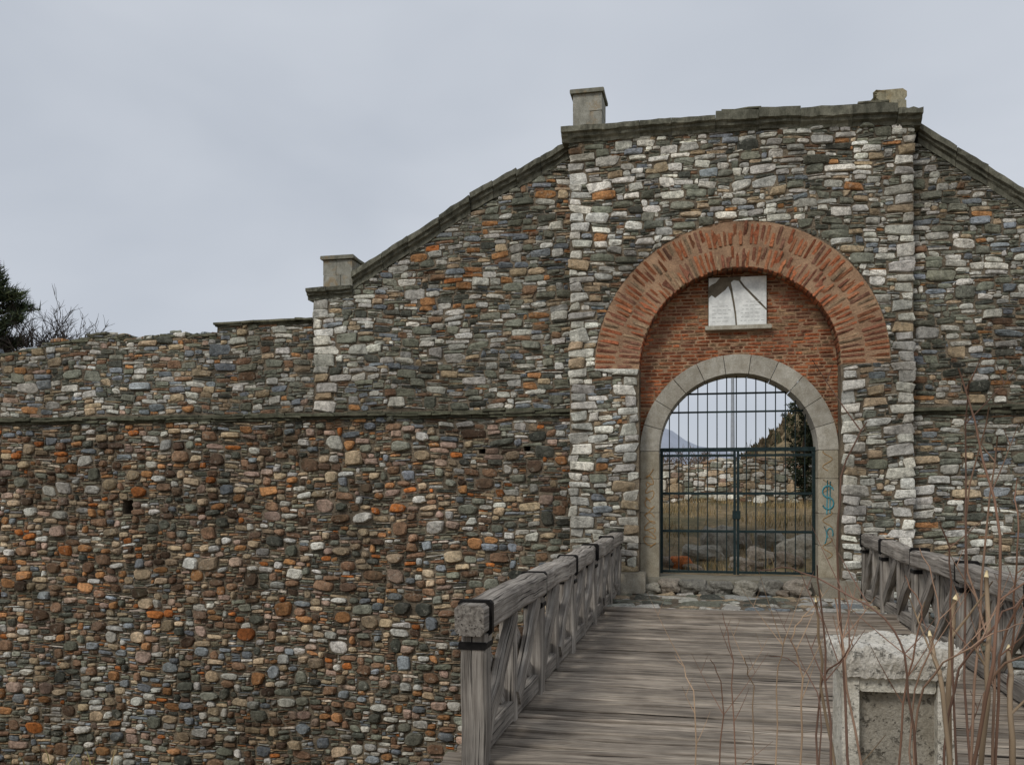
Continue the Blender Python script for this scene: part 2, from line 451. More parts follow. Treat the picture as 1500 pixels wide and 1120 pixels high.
# brick arch
cx=[];cz=[];hw=[];hh=[];an=[];col=[]
def bcol():
    r=random.random()
    c=np.array(lin(random.choice([(178,110,76),(166,100,70),(184,118,82),(150,100,78),(172,116,84),(144,104,84)])))
    if r<.16: c=np.array(lin((166,140,112)))
    return c*random.uniform(.66,1.15)
for (ra,rb,pitch) in ((RI+.0,RI+.375,.084),(RI+.395,RO,.09)):
    n=int(math.pi*(ra+rb)/2/pitch)
    for i in range(n):
        a=math.pi*(i+.5)/n+random.gauss(0,.002); r0=ra+random.gauss(0,.008); r1=rb+random.gauss(0,.01)
        cx.append(AX+(r0+r1)/2*math.cos(a)); cz.append(AZ-.03+(r0+r1)/2*math.sin(a)); an.append(a); hw.append((r1-r0)/2)
        hh.append(pitch/2-random.uniform(.014,.022)); cc=bcol(); col.append(cc*(.88 if rb==RO else 1.05))
stones('brick_arch_voussoirs',cx,cz,hw,hh,[8]*len(cx),col,M_BRICK,fort,lambda X,Y,Z:(X,Y,Z),bulge=(.012,.026),ang=np.array(an),wob=.02,cj=.05)
ring=arc(AX,AZ,RO+.006,0,math.pi,48)+arc(AX,AZ,RI,math.pi,0,48)
prism('brick_arch_mortar',[(x,z-.04 if z<AZ+.01 else z) for x,z in ring],-.002,.3,M_MORTB,fort)
sb=MB()
n=62
for i in range(n):
    a=math.pi*(i+.5)/n; 
    for (ya,yb) in ((.0,.19),(.2,.39)):
        r=RI-.004; da=math.pi/n/2*.78; V=[]
        for rr in (r+.02,r-.01):
            for aa in (a-da,a+da):
                for y in (ya,yb): V.append((AX+rr*math.cos(aa),y,AZ+rr*math.sin(aa)))
        sb.add(V,[(0,1,3,2),(4,5,7,6),(0,1,5,4),(2,3,7,6),(0,2,6,4),(1,3,7,5)],tuple(bcol()))
sb.out('brick_arch_soffit',M_BRICK,fort,recalc=True)

# recessed tympanum
RY=.40; OR=1.35; OZ=2.26; OO=1.70
tp=[(JL-.05,OZ)]+[(AX-OO,OZ)]+list(reversed(arc(AX,OZ,OO-.05,0,math.pi,40)))+[(JR+.05,OZ)]+arc(AX,AZ,RI+.05,0,math.pi,40)
prism('tympanum_mortar',tp,RY,RY+.3,M_MORTB,fort)
rects=[];zz=2.3;row=0
while zz<5.42:
    h=.062; x=JL-.3+(row%2)*.12+random.uniform(-.04,.04)
    while x<JR+.1:
        w=random.choice([.24,.27,.25,.13,.26]); xc=x+w/2; zc=zz+h/2
        if JL-.06<xc<JR+.06 and math.hypot(xc-AX,zc-OZ)>OO-.1 and (zc<AZ or math.hypot(xc-AX,zc-AZ)<RI+.06): rects.append((x,x+w,zz,zz+h,9,0))
        x+=w
    zz+=h;row+=1
def clB(X,Z):
    X=np.clip(X,JL+.002,JR-.002)
    dx=X-AX;dz=Z-AZ;r=np.hypot(dx,dz);s=np.where((Z>AZ)&(r>RI-.003),(RI-.003)/np.maximum(r,.1),1); return AX+dx*s,np.where(Z>AZ,AZ+dz*s,Z)
rr=np.array(rects)
stones('tympanum_bricks',(rr[:,0]+rr[:,1])/2,(rr[:,2]+rr[:,3])/2,(rr[:,1]-rr[:,0])/2-.008,np.full(len(rr),.0215),rr[:,4],
       [bcol()*np.array([1.08,1.0,.92]) for _ in rects],M_BRICK,fort,lambda X,Y,Z:(X,Y+RY,Z),bulge=(.012,.026),ang=rng.normal(0,.006,len(rr)),wob=.015,clamp=clB,cj=.06)
sa=MB()
n=11
for i in range(n):
    a0=math.pi*i/n+.0035; a1=math.pi*(i+1)/n-.0035; V=[];K=5;dy=random.uniform(-.006,.006)
    for q in range(K+1):
        a=a0+(a1-a0)*q/K
        for rr_,y in ((OR,.31+dy),(OO-.02,.31+dy),(OO-.02,.98),(OR,.98)):
            V.append((AX+rr_*math.cos(a),y,OZ+rr_*math.sin(a)))
    F=[(q*4+j,q*4+(j+1)%4,(q+1)*4+(j+1)%4,(q+1)*4+j) for q in range(K) for j in range(4)]+[(0,1,2,3),(K*4+3,K*4+2,K*4+1,K*4)]
    s=random.uniform(.88,1.08); sa.add(V,F,(s,s,s))
for sx in (-1,1):
    z=.0
    for h in (.62,.55,.6,.49):
        xa,xb=sorted((AX+sx*OR,AX+sx*(RI-.004))); s=random.uniform(.8,1.0)
        sa.box(xa,xb,.31+random.uniform(-.005,.005),.98,z+.004,z+h-.004,c=(s,s*.96,s*.87)); z+=h
sa.out('gate_stone_arch',M_ARCH,fort,recalc=True)
pb=MB()
pb.box(-1.62,-.98,-.38,.3,-.2,.13,jit=.012,ch=.03,c=(.85,.83,.8)); pb.box(1.90,2.5,-.35,.3,-.3,.06,jit=.012,ch=.03,c=(.75,.73,.7))
pb.box(-1.2,2.3,.02,1.2,-.5,.03,jit=.006,c=(.6,.6,.57))
pb.out('gate_plinth_blocks',M_ARCH,fort,recalc=True)
def slabs(mb,x0,x1,z,h,proj,y0,lmin=.25,lmax=.7,zfn=None,back=None,cd=(.5,.75),skip=0,zj=0):
    x=x0
    while x<x1:
        l=min(random.uniform(lmin,lmax),x1-x)
        if random.random()<skip: x+=l; continue
        zz=(z if zfn is None else float(zfn(x+l/2))+z)+random.uniform(-zj,zj)
        p=proj*random.uniform(.55,1.2); s=random.uniform(*cd); hh=h*random.uniform(.7,1.15)
        b=y0+.05 if back is None else back
        mb.beam((x+.004,(y0-p+b)/2,zz+hh/2),(x+l-.004,(y0-p+b)/2,zz+hh/2+random.gauss(0,.006+zj*.4)),b-(y0-p),hh,nseg=3,jit=.006,ch=.2,c=(s,s*random.uniform(.96,1.04),s*.88)); x+=l
st=MB()
for a,b,dz in ((-20,TL+.02,0),(TR-.02,10,-.08)):
    slabs(st,a,b,SZ0-.02+dz,.055,.06,SY,zj=.006); slabs(st,a,b,SZ0+.028+dz,.05,.13,SY,zj=.006,skip=.06); slabs(st,a,b,SZ0+.075+dz,.05,.07,SY,zj=.008)
st.out('string_course',M_CUT,fort)
cp=MB()
slabs(cp,-20,-9.38,-.05,.07,.03,SY,.2,.45,zfn=topL,back=1.08,cd=(.6,1.0),zj=.02); slabs(cp,-20,-9.38,.0,.06,.05,SY,.18,.5,zfn=topL,back=1.08,cd=(.6,1.0),skip=.4,zj=.025)
slabs(cp,-9.40,-7.33,-.03,.05,.05,SY,zfn=topL,back=1.08,zj=.01); slabs(cp,-9.42,-7.33,.02,.045,.12,SY,.6,1.0,zfn=topL,back=1.1,cd=(.7,.95),zj=.008)
cp.out('wall_coping_slates',M_CUT,fort)
cs=MB()
for k in range(60):
    x=random.uniform(-15.5,-9.5); s=random.uniform(.04,.11); cc=scol(Z_LUP)
    cs.beam((x-s*1.3,SY+random.uniform(.02,.3),float(topL(x))+.02),(x+s*1.3,SY+random.uniform(.02,.3),float(topL(x))+.03),.2,s,nseg=3,jit=.008,ch=.3,c=tuple(cc))
cs.out('crest_stones',M_STONE,fort)
cn=MB()
prof=[(1.1,0),(-.03,0),(-.05,.05),(-.11,.085),(-.12,.13),(-.18,.15),(-.19,.235),(1.1,.235)]
profS=[(1.08,-.02),(-.02,-.02),(-.03,.07),(-.08,.10),(-.085,.15),(-.14,.175),(-.15,.27),(1.08,.27)]
profL=[(1.1,0),(-.03,0),(-.05,.05),(-.11,.085),(-.12,.13),(-.18,.15),(-.19,.30),(1.1,.30)]
profile_run(cn,TL-.12,7.73,.205,7.72,prof,gap=.004)
profile_run(cn,.207,7.72,3.12,7.60,profL,gap=.004)
profile_run(cn,3.123,7.58,TR+.1,7.56,prof,piece=1)
cr_=[(-6.52,5.41),(-5.4,6.02),(-4.21,6.70),(-3.33,7.12),(-2.345,7.60)]
for a,b,dz in zip(cr_[:-1],cr_[1:],(0,.0,.05,.0)):
    profile_run(cn,a[0]+.002,a[1]+dz,b[0]-.002,b[1]+dz,profS,piece=.6,yof=SY,jit=.014)
profile_run(cn,-7.45,5.24,-6.53,5.26,[(y,z*.7) for y,z in profS],piece=.45,yof=SY)
profile_run(cn,3.515,7.40,5.15,6.20,profS,piece=.6,yof=SY); profile_run(cn,5.152,6.20,7.4,4.95,profS,piece=.6,yof=SY)
profile_run(cn,7.41,4.93,8.2,4.9,profS,yof=SY); 
slabs(cn,8.2,10,-.02,.06,.1,SY,zfn=topR,back=1.08)
slabs(cn,.3,1.0,8.005,.035,.14,0,.6,.7,back=1.0,cd=(.8,.9)); slabs(cn,1.9,3.0,7.95,.035,.15,0,.5,.7,back=1.0,cd=(.8,.9))
cn.out('cornice_mouldings',M_CUT,fort)
prism('cornice_core',[(TL,7.7),(TR,7.5),(TR,7.74),(3.1,7.86),(.2,7.97),(.1,7.93),(TL,7.93)],.02,1.05,M_CUT,fort)
mp=MB()
def merlon(x0,x1,y0,y1,z0,z1,capped=True,rows=2):
    h=(z1-z0-(.07 if capped else 0))/rows
    for r in range(rows):
        xm=x0+(x1-x0)*(.45 if r%2 else .6); s=random.uniform(.88,1.05)
        mp.box(x0,xm-.004,y0,y1,z0+r*h+.003,z0+(r+1)*h-.003,jit=.004,c=(s,s,s)); s=random.uniform(.88,1.05)
        mp.box(xm+.004,x1,y0,y1,z0+r*h+.003,z0+(r+1)*h-.003,jit=.004,c=(s,s,s))
    if capped: mp.box(x0-.04,x1+.04,y0-.05,y1+.04,z1-.07,z1,jit=.005,c=(.6,.6,.56))
merlon(-2.27,-1.75,.0,.6,7.95,8.66,rows=2)
merlon(-7.14,-6.55,SY+.0,SY+.6,5.38,6.04,rows=2)
merlon(7.45,8.05,SY,SY+.6,5.1,5.8,rows=2)
mp.out('merlon_blocks',M_PIER,fort)
def rock(mb,c,r,col=(1,1,1),sub=2,boxy=.0,rough=1.0):
    import bmesh
    bm=bmesh.new(); bmesh.ops.create_icosphere(bm,subdivisions=sub,radius=1)
    ph=[random.uniform(0,6.28) for _ in range(6)]
    V=[]
    for v in bm.verts:
        x,y,z=v.co
        if boxy: 
            m=max(abs(x),abs(y),abs(z)); k=1/m*boxy+(1-boxy); x,y,z=x*k,y*k,z*k
        d=1+rough*(.14*math.sin(2.3*x+ph[0])*math.cos(2.7*y+ph[1])+.09*math.sin(4*z+ph[2]+2*x)+random.gauss(0,.03))
        V.append((c[0]+x*r[0]*d,c[1]+y*r[1]*d,c[2]+z*r[2]*d))
    F=[tuple(v.index for v in f.verts) for f in bm.faces]; bm.free(); mb.add(V,F,col)
bm_=MB(); 
bm_.box(2.78,3.30,.0,.6,7.84,8.04,jit=.012,ch=.03,c=(.95,.9,.76)); bm_.box(2.83,3.29,.03,.5,8.03,8.21,jit=.015,ch=.05,c=(.95,.88,.7)); rock(bm_,(2.98,.28,8.17),(.19,.24,.06),(.9,.84,.66),sub=3,boxy=.75)
bm_.out('broken_merlon',M_PIER,fort)

# plaque
plq=empty('marble_plaque')
pz=4.44; px0=.085
pm=MB(); pm.box(px0,px0+1.0,RY-.045,RY+.02,pz,pz+.86,c=(1,1,1),ch=.004); pm.out('backing',M_MARG,plq)
def frag(name,pts): prism(name,[(px0+x,pz+z) for x,z in pts],RY-.068,RY-.044,M_MARB,plq)
frag('fragment_a',[(0.01,.01),(.468,.01),(.452,.2),(.417,.42),(.382,.60),(.345,.70),(.29,.63),(.21,.57),(.12,.5),(.06,.55),(.01,.50)])
frag('fragment_b',[(.495,.01),(.99,.01),(.99,.25),(.85,.39),(.69,.57),(.60,.67),(.52,.78),(.44,.80),(.39,.76),(.418,.62),(.45,.42),(.482,.2)])
frag('fragment_c',[(.99,.285),(.99,.85),(.56,.85),(.55,.80),(.618,.70),(.712,.60),(.872,.425)])
frag('fragment_d',[(.01,.70),(.06,.74),(.13,.77),(.20,.85),(.01,.85)])
tl=MB()
for r in range(9):
    z=pz+.08+r*.066; x=px0+.07
    while x<px0+.9:
        w=random.uniform(.03,.10); u=x-px0
        if (r<5 and not .36<u<.5) or (u>.54 and r<6): tl.box(x,x+w,RY-.0688,RY-.066,z,z+.010,ch=0)
        x+=w+.025
tl.out('lettering',M_LINE,plq)
sl=MB(); sl.box(px0-.05,px0+1.07,RY-.13,RY+.02,pz-.075,pz-.003,jit=.003,c=(1.05,1.05,1.02)); sl.out('sill',M_ARCH,plq)

gr=empty('graffiti')
g=MB(); gx=2.09; gz_=1.45; P=[]
for i in range(25):
    t=i/24
    if t<.5: P.append((gx+.09*math.cos(R(20+250*t*2)),.303,gz_+.095+.10*math.sin(R(20+250*t*2))))
    else: P.append((gx+.09*math.cos(R(90-250*(t-.5)*2)),.303,gz_-.105+.10*math.sin(R(90-250*(t-.5)*2))))
g.tube(P,[.013]*25,5); g.tube([(gx-.02,.303,gz_-.29),(gx-.01,.303,gz_+.29)],[.010]*2,5); g.tube([(gx+.03,.303,gz_-.27),(gx+.035,.303,gz_+.27)],[.010]*2,5)
g.tube([(gx+.03+.05*math.cos(a),.303,gz_-.62+.09*math.sin(a)) for a in np.linspace(-.5,4,14)],[.010]*14,4)
g.tube([(gx-.06+.04*math.sin(3*t),.303,gz_-.5-.3*t) for t in np.linspace(0,1,10)],[.008]*10,4)
g.out('dollar_sign',M_TEAL,gr,True)
g=MB()
for k in range(5):
    zz=.55+k*.27; g.tube([(-.93+.11*math.sin(t*2.1+k)*(1-.1*k),.304,zz+.28*t/5+.05*math.sin(3*t)) for t in np.linspace(0,5,16)],[.007]*16,4)
for k in range(4): g.tube([(2.08+.08*math.sin(t*1.7+k),.304,.4+k*.5+.35*t/5) for t in np.linspace(0,5,12)],[.006]*12,4)
g.out('orange_scribble',M_ORAN,gr,True)

# ---------------------------------------------------------------- iron gate
ig=empty('iron_gate'); GY=.72
g=MB()
def topz(x): return OZ+math.sqrt(max(0,OR**2-(x-AX)**2))
nb=16
for i in range(1,nb):
    x=AX-OR+2*OR*i/nb
    if i!=nb//2: g.tube([(x,GY,.08),(x+random.gauss(0,.004),GY,2.3)],[.010]*2,6,(1,1,1))
    g.tube([(x,GY,2.3),(x,GY,topz(x))],[.010]*2,6)
for z in (3.30,2.97): 
    hwid=math.sqrt(OR**2-(z-OZ)**2); g.box(AX-hwid,AX+hwid,GY-.018,GY+.018,z-.016,z+.016,ch=.003)
g.box(AX-OR,AX+OR,GY-.03,GY+.03,2.26,2.33,ch=.004)
for z in (2.19,1.51,.83,.10):
    for a,b in ((AX-OR+.03,AX-.03),(AX+.03,AX+OR-.03)): g.box(a,b,GY-.02,GY+.02,z-.022,z+.022,ch=.003)
for x,w in ((AX-.030,.045),(AX+.030,.045),(AX-OR+.03,.05),(AX+OR-.03,.05)): g.box(x-w/2,x+w/2,GY-.025,GY+.025,.06,2.27,ch=.004)
g.box(AX-.07,AX+.07,GY-.05,GY-.026,1.05,1.2,ch=.004)
g.out('bars_and_frame',M_IRON,ig)

# ---------------------------------------------------------------- bridge
BX0,BX1=-1.66,2.82; DZ=-.2
wb=empty('wooden_bridge')
dk=MB(); y=-10.7
while y<-2.95:
    w=random.uniform(.10,.17); s=random.uniform(.62,1.12)
    dk.beam((BX0+random.uniform(-.04,.04),y+w/2,DZ-.03+random.gauss(0,.006)),(BX1+random.uniform(-.04,.04),y+w/2+random.gauss(0,.006),DZ-.03+random.gauss(0,.006)),w-random.uniform(.012,.03),.06,nseg=14,jit=.004,ch=.15,c=(s,s*.98,s*.95)); y+=w
dk.beam((BX0,-2.83,DZ+.01),(BX1,-2.83,DZ+.01),.22,.13,nseg=10,jit=.006,c=(.8,.78,.76))
dk.beam((BX0+.3,-3.2,DZ+.02),(BX1-.3,-3.24,DZ+.015),.12,.07,nseg=10,jit=.005,c=(.9,.88,.86))
dk.out('deck_planks',M_DECK,wb)
bs=MB()
for x in (BX0+.12,.58,BX1-.12): bs.beam((x,-10.8,DZ-.22),(x,.2,DZ-.22),.24,.28,c=(.6,.58,.55))
for yy in (-3.2,-7):
    for x in (BX0+.2,.58,BX1-.2): bs.beam((x,yy,-4.9),(x,yy,DZ-.36),.26,.26,up=(0,1,0),c=(.6,.58,.55))
    bs.beam((BX0,yy,DZ-.46),(BX1,yy,DZ-.46),.26,.2,c=(.6,.58,.55))
bs.out('support_beams',M_WOOD,wb)
FL=[(.05,lambda:(U(5,9),U(5,8),UF(3,6))),(.09,lambda:(U(3,6),U(3,6),UF(3,6)))]
rc=pack(BX0,BX1,-2.72,0.02,lambda x,z:FL,lambda x,z:True,cw=.08,ch=.07)
gcol=dict(lg=5,bg=2,gg=4,tn=3,ds=1)
wallstones('flagstone_apron',rc,lambda *a:scol(gcol,.6,.8),wb,0,mat=M_FLAG,bulge=(.022,.028),gap=.008,pl=lambda X,Y,Z:(X,Z,DZ-.03-Y))
mb=MB(); mb.box(BX0,BX1,-2.72,.01,DZ-.5,DZ-.014); mb.out('apron_bed',M_MORT,wb)
def railing(X,out):
    e=empty('wooden_railing'); w=MB(); st_=MB(); ys=[-.35,-1.95,-4.0,-6.05,-8.1,-10.2]
    ztop=.85; zc=ztop-.1
    for a,b in zip(ys[:-1],ys[1:]):
        b2=b-(.14 if b==ys[-1] else 0); s=random.uniform(.95,1.15)
        w.beam((X+random.gauss(0,.012),a-.003,zc+random.gauss(0,.012)),(X+random.gauss(0,.012),b2+.003,zc+random.gauss(0,.012)),.20,.2,nseg=9,jit=.005,ch=.13,c=(s,s,s))
        s=random.uniform(.75,.95)
        w.beam((X,a-.07,DZ+.10),(X,b+.07,DZ+.10),.11,.15,nseg=6,jit=.003,ch=.08,c=(s,s,s))
        m=(a+b)/2
        for (ya,yb) in ((a-.08,m+.05),(m-.05,b+.08)):
            for (za,zb,dx) in ((DZ+.17,zc-.1,-.043),(zc-.1,DZ+.17,.043)):
                s=random.uniform(.78,1.15)
                w.beam((X+dx,ya,za),(X+dx,yb,zb),.07,.15,nseg=6,jit=.004,ch=.08,c=(s,s,s))
        s=random.uniform(.8,1.1)
        w.beam((X,m,DZ+.02),(X,m,zc-.1),.12,.12,up=(0,1,0),nseg=5,jit=.003,ch=.08,c=(s,s,s))
    for y in ys:
        s=random.uniform(.85,1.1); yy=y+.02
        w.beam((X,yy,DZ-.35),(X,yy,zc-.1),.17,.17,up=(0,1,0),nseg=6,jit=.004,ch=.1,c=(s,s,s))
        st_.box(X-.116,X+.116,yy-.028,yy+.028,zc-.114,zc+.116,ch=.02)
        st_.box(X-.095,X+.095,yy-.095,yy+.095,zc-.2,zc-.15,ch=.01)
    w.out('timbers',M_WOOD,e); st_.out('iron_straps',M_STRAP,e)
railing(-1.47,-1); railing(2.62,1)

# bollard
bo=empty('stone_bollard'); b=MB()
bx=1.01; by=-10.68; hwb=.28
b.box(bx-hwb+.03,bx+hwb-.03,by-.12,by+.22,DZ,.60,jit=.004,c=(.55,.53,.49))
b.box(bx-hwb,bx-hwb+.085,by-.2,by+.2,DZ,.60,jit=.003,c=(1,1,.97)); b.box(bx+hwb-.085,bx+hwb,by-.2,by+.2,DZ,.60,jit=.003,c=(1,1,.97))
b.box(bx-hwb+.087,bx+hwb-.087,by-.19,by-.1,.52,.60,jit=.003,c=(.9,.9,.86))
b.box(bx-.33,bx+.33,by-.26,by+.25,DZ-.1,DZ+.14,jit=.005)
b.out('pedestal',M_BOLL,bo)
b=MB(); 
gx_,gy_=36,26
def capz(u,v): return .755+.016*math.sin(7*u+3*v)+.010*math.sin(15*u-9*v)+random.gauss(0,.005)-.035*max(0,abs(u)*2-.86)*4*random.random()
V=[];F=[]
for j in range(gy_+1):
    for i in range(gx_+1):
        u=i/gx_-.5; v=j/gy_-.5; k=1+random.gauss(0,.006); V.append((bx+u*.62*k,by+v*.50*k,capz(u,v)))
W1=gx_+1
for j in range(gy_):
    for i in range(gx_): F.append((j*W1+i,j*W1+i+1,(j+1)*W1+i+1,(j+1)*W1+i))
bd=[i for i in range(W1)]+[j*W1+gx_ for j in range(1,gy_+1)]+[gy_*W1+i for i in range(gx_-1,-1,-1)]+[j*W1 for j in range(gy_-1,0,-1)]
prev=bd
for z_,sc in ((.715,1.02),(.68,1.015),(.64,.97),(.60,.93)):
    cur=[]
    for q in bd:
        x,y,_=V[q]; cur.append(len(V)); V.append((bx+(x-bx)*sc+random.gauss(0,.004),by+(y-by)*sc+random.gauss(0,.004),z_+random.gauss(0,.004)))
    for i in range(len(bd)): k=(i+1)%len(bd); F.append((prev[k],prev[i],cur[i],cur[k]))
    prev=cur
F.append(tuple(reversed(prev))); b.add(V,F,(1,1,1)); b.out('cap',M_BOLL,bo,False,True)

# ---------------------------------------------------------------- ground
def sm(t): t=np.clip(t,0,1); return t*t*(3-2*t)
def gzf(x,y):
    x=np.asarray(x,float); y=np.asarray(y,float)
    n=.05*np.sin(x*1.3+y*.7)*np.cos(y*1.1-.4*x)+.025*np.sin(3.1*x+1)*np.sin(2.7*y)
    ditch=-4.35+.12*np.sin(.6*x)
    h=-.22+(ditch+.22)*sm((y+11.0)/4.2)
    inn=.0+1.15*sm(y/13)+.9*sm((y-15)/50)+17*np.exp(-((x-23)/14.5)**2-((y-135)/30)**2)
    t=sm((y-.35)/.4)
    h=h*(1-t)+inn*t
    near=np.where((y<-10.6),.35,1)*np.where((y>.3)&(y<1.6),.2,1)
    return h+n*near
gz=gzf
ax=np.unique(np.concatenate([np.linspace(-1500,-60,25),np.linspace(-60,-20,21),np.arange(-20,11,.3),np.linspace(11,60,30),np.linspace(60,1500,25)]))
ay=np.unique(np.concatenate([np.linspace(-300,-20,12),np.arange(-20,-12,1),np.arange(-12,0,.3),np.arange(0,1.2,.1),np.arange(1.2,16,.4),np.arange(16,60,2),np.arange(60,260,6),np.linspace(260,2000,20)]))
GX,GYY=np.meshgrid(ax,ay); GZ=gz(GX,GYY); V=np.stack([GX,GYY,GZ],-1).reshape(-1,3); nx=len(ax)
F=[(j*nx+i,j*nx+i+1,(j+1)*nx+i+1,(j+1)*nx+i) for j in range(len(ay)-1) for i in range(nx-1)]
n=NT('dry_grass_ground')
c=n.mix(n.ramp(n.noise(.8,4,.7),[(.38,0),(.62,1)]),lin((150,130,98)),lin((108,96,72)))
c=n.mix(n.ramp(n.noise(.35,4,.7,vec=n.mapping(n.co,(1,1,1),(5,2,0))),[(.5,0),(.64,.6)]),c,lin((84,84,56)))
c=n.mix(1,c,n.ramp(n.noise(14,4,.75),[(.3,.5),(.65,1.2)]),'MULTIPLY'); n.base(c); n.bump(n.noise(9,4,.75),1,.06)
mk('ground',V,F,n.m,None,True)

def grass(name,N,xr,yr,hr,cols,wid=.006,dens=None):
    V=[];F=[];C=[]
    for i in range(N):
        x=random.uniform(*xr); y=random.uniform(*yr)
        if dens and random.random()>dens(x,y): continue
        z=float(gz(x,y))-.01; h=random.uniform(*hr); a=random.uniform(0,6.28); l=random.uniform(.1,.6)*h; w=wid*random.uniform(.7,1.6)
        dx,dy=math.cos(a),math.sin(a); b=random.uniform(0,6.28); lx,ly=math.cos(b)*l,math.sin(b)*l; o=len(V)
        V+=[(x-dx*w,y-dy*w,z),(x+dx*w,y+dy*w,z),(x+dx*w*.7+lx*.4,y+dy*w*.7+ly*.4,z+h*.6),(x-dx*w*.7+lx*.4,y-dy*w*.7+ly*.4,z+h*.6),(x+lx,y+ly,z+h)]
        F+=[(o,o+1,o+2,o+3),(o+3,o+2,o+4)]; c=np.array(lin(random.choice(cols)))*random.uniform(.7,1.2); C+=[c]*5
    mk(name,V,F,M_LEAF,None,False,C)
den=lambda x,y: .12+.88*(math.sin(1.7*x+.6*y)*math.sin(1.1*y-.5*x)>.1)
grass('dry_grass',15000,(-3,6),(1.3,13.2),(.06,.26),[(186,162,118),(164,140,100),(136,118,84),(116,108,74)],dens=den)
grass('bank_grass',3000,(-6,5),(-13,-10.9),(.05,.2),[(150,130,88),(120,112,70),(104,100,60)],.004)

rb=empty('boulders'); b=MB(); br2=[(130,126,116),(152,142,128),(132,120,106),(158,152,138)]
for x,y,z,rx,ry,rz in ((-.55,-.12,-.08,.2,.16,.14),(-.15,-.15,-.08,.24,.18,.14),(.28,-.1,-.1,.2,.15,.12),(.7,-.14,-.1,.22,.15,.12),(1.1,-.12,-.08,.2,.16,.14),(1.55,-.15,-.08,.24,.18,.14),(.05,-.25,-.14,.12,.1,.07),(1.3,-.3,-.15,.1,.1,.06),(-.85,-.2,-.12,.14,.1,.09)):
    rock(b,(x,y,z),(rx,ry,rz),tuple(np.array(lin(random.choice(br2)))*.9),sub=3,boxy=.45,rough=1.5)
for x,y,rx,rz in ((.0,3.2,.4,.22),(.35,3.6,.35,.5),(1.1,2.6,.3,.22),(1.6,2.2,.28,.2),(-.6,2.0,.25,.16),(.6,4.5,.4,.3),(1.4,4.0,.35,.3),(-.2,1.7,.18,.1),(.9,1.7,.2,.12),(.7,2.2,.22,.15),(1.9,3.2,.4,.3)):
    rock(b,(x,y,float(gz(x,y))+rz*.3),(rx,rx*.8,rz),tuple(lin(random.choice(br2))),sub=3,boxy=.4,rough=1.4)
rock(b,(-.42,1.9,float(gz(-.42,1.9))+.1),(.22,.15,.15),tuple(lin((190,112,64))),sub=3,boxy=.3)
b.out('rocks',M_FLAG,rb)

iw=empty('rubble_stone_wall')
def iwt(x): return 2.42+.12*math.sin(1.1*x)+.06*math.sin(4*x)
rc=pack(-9,12,0.9,2.7,lambda x,z:ROUND if random.random()<.5 else BLOCK,lambda x,z:z<iwt(x)+.03,cw=.06,ch=.042)
wallstones('stones',rc,lambda x,z,w,h,q:scol(dict(lg=6,tn=4,pk=2,br=2,gg=3,wh=5),.8,1.25),iw,13.5)
prism('core',[(-9,.5),(12,.5)]+[(x,iwt(x)) for x in np.linspace(12,-9,60)],13.51,14.1,M_MORT,iw)

# ---------------------------------------------------------------- vegetation
def branch(mb,p,d,L,r,depth,sp=.5,tips=None,c=(1,1,1),grav=.0,kids=(2,4),taper=.5):
    P=[p.copy()];n=4;q=p.copy();dd=d.copy()
    for i in range(n):
        dd=dd+np.array([random.gauss(0,.09),random.gauss(0,.09),random.gauss(0,.06)+grav]); dd/=np.linalg.norm(dd); q=q+dd*L/n; P.append(q.copy())
    mb.tube(P,[r*(1-.5*i/n) for i in range(n+1)],3 if depth<3 else 6,c)
    if depth==0: return
    for k in range(random.randint(*kids)):
        t=random.uniform(.35,1); i=min(n,int(t*n)+1); a=np.array([random.gauss(0,1),random.gauss(0,1),random.gauss(0,.6)]); a/=np.linalg.norm(a)
        nd=dd+a*sp*1.3; nd/=np.linalg.norm(nd); branch(mb,P[i],nd,L*random.uniform(.55,.8),r*taper,depth-1,sp,tips,c,grav,kids,taper)
def baretree(x,y,H,name='bare_tree'):
    e=empty(name,(0,0,0)); mb=MB(); z=float(gz(x,y)); c=tuple(lin((66,58,52)))
    P=[(x,y,z-.2),(x+.1,y,z+H*.2),(x,y+.1,z+H*.42)]; mb.tube(P,[.22,.17,.13],8,c)
    for k in range(16):
        a=k*2.4; zz=z+H*random.uniform(.3,.5); d=np.array([math.cos(a)*.7,math.sin(a)*.7,random.uniform(.5,1.2)]); d/=np.linalg.norm(d)
        branch(mb,np.array([x,y,zz]),d,H*.225,.075,4,.55,None,c,.02,(3,4),.62)
    mb.out('branches',M_TWIG,e)
baretree(-28.4,19.5,9.0)
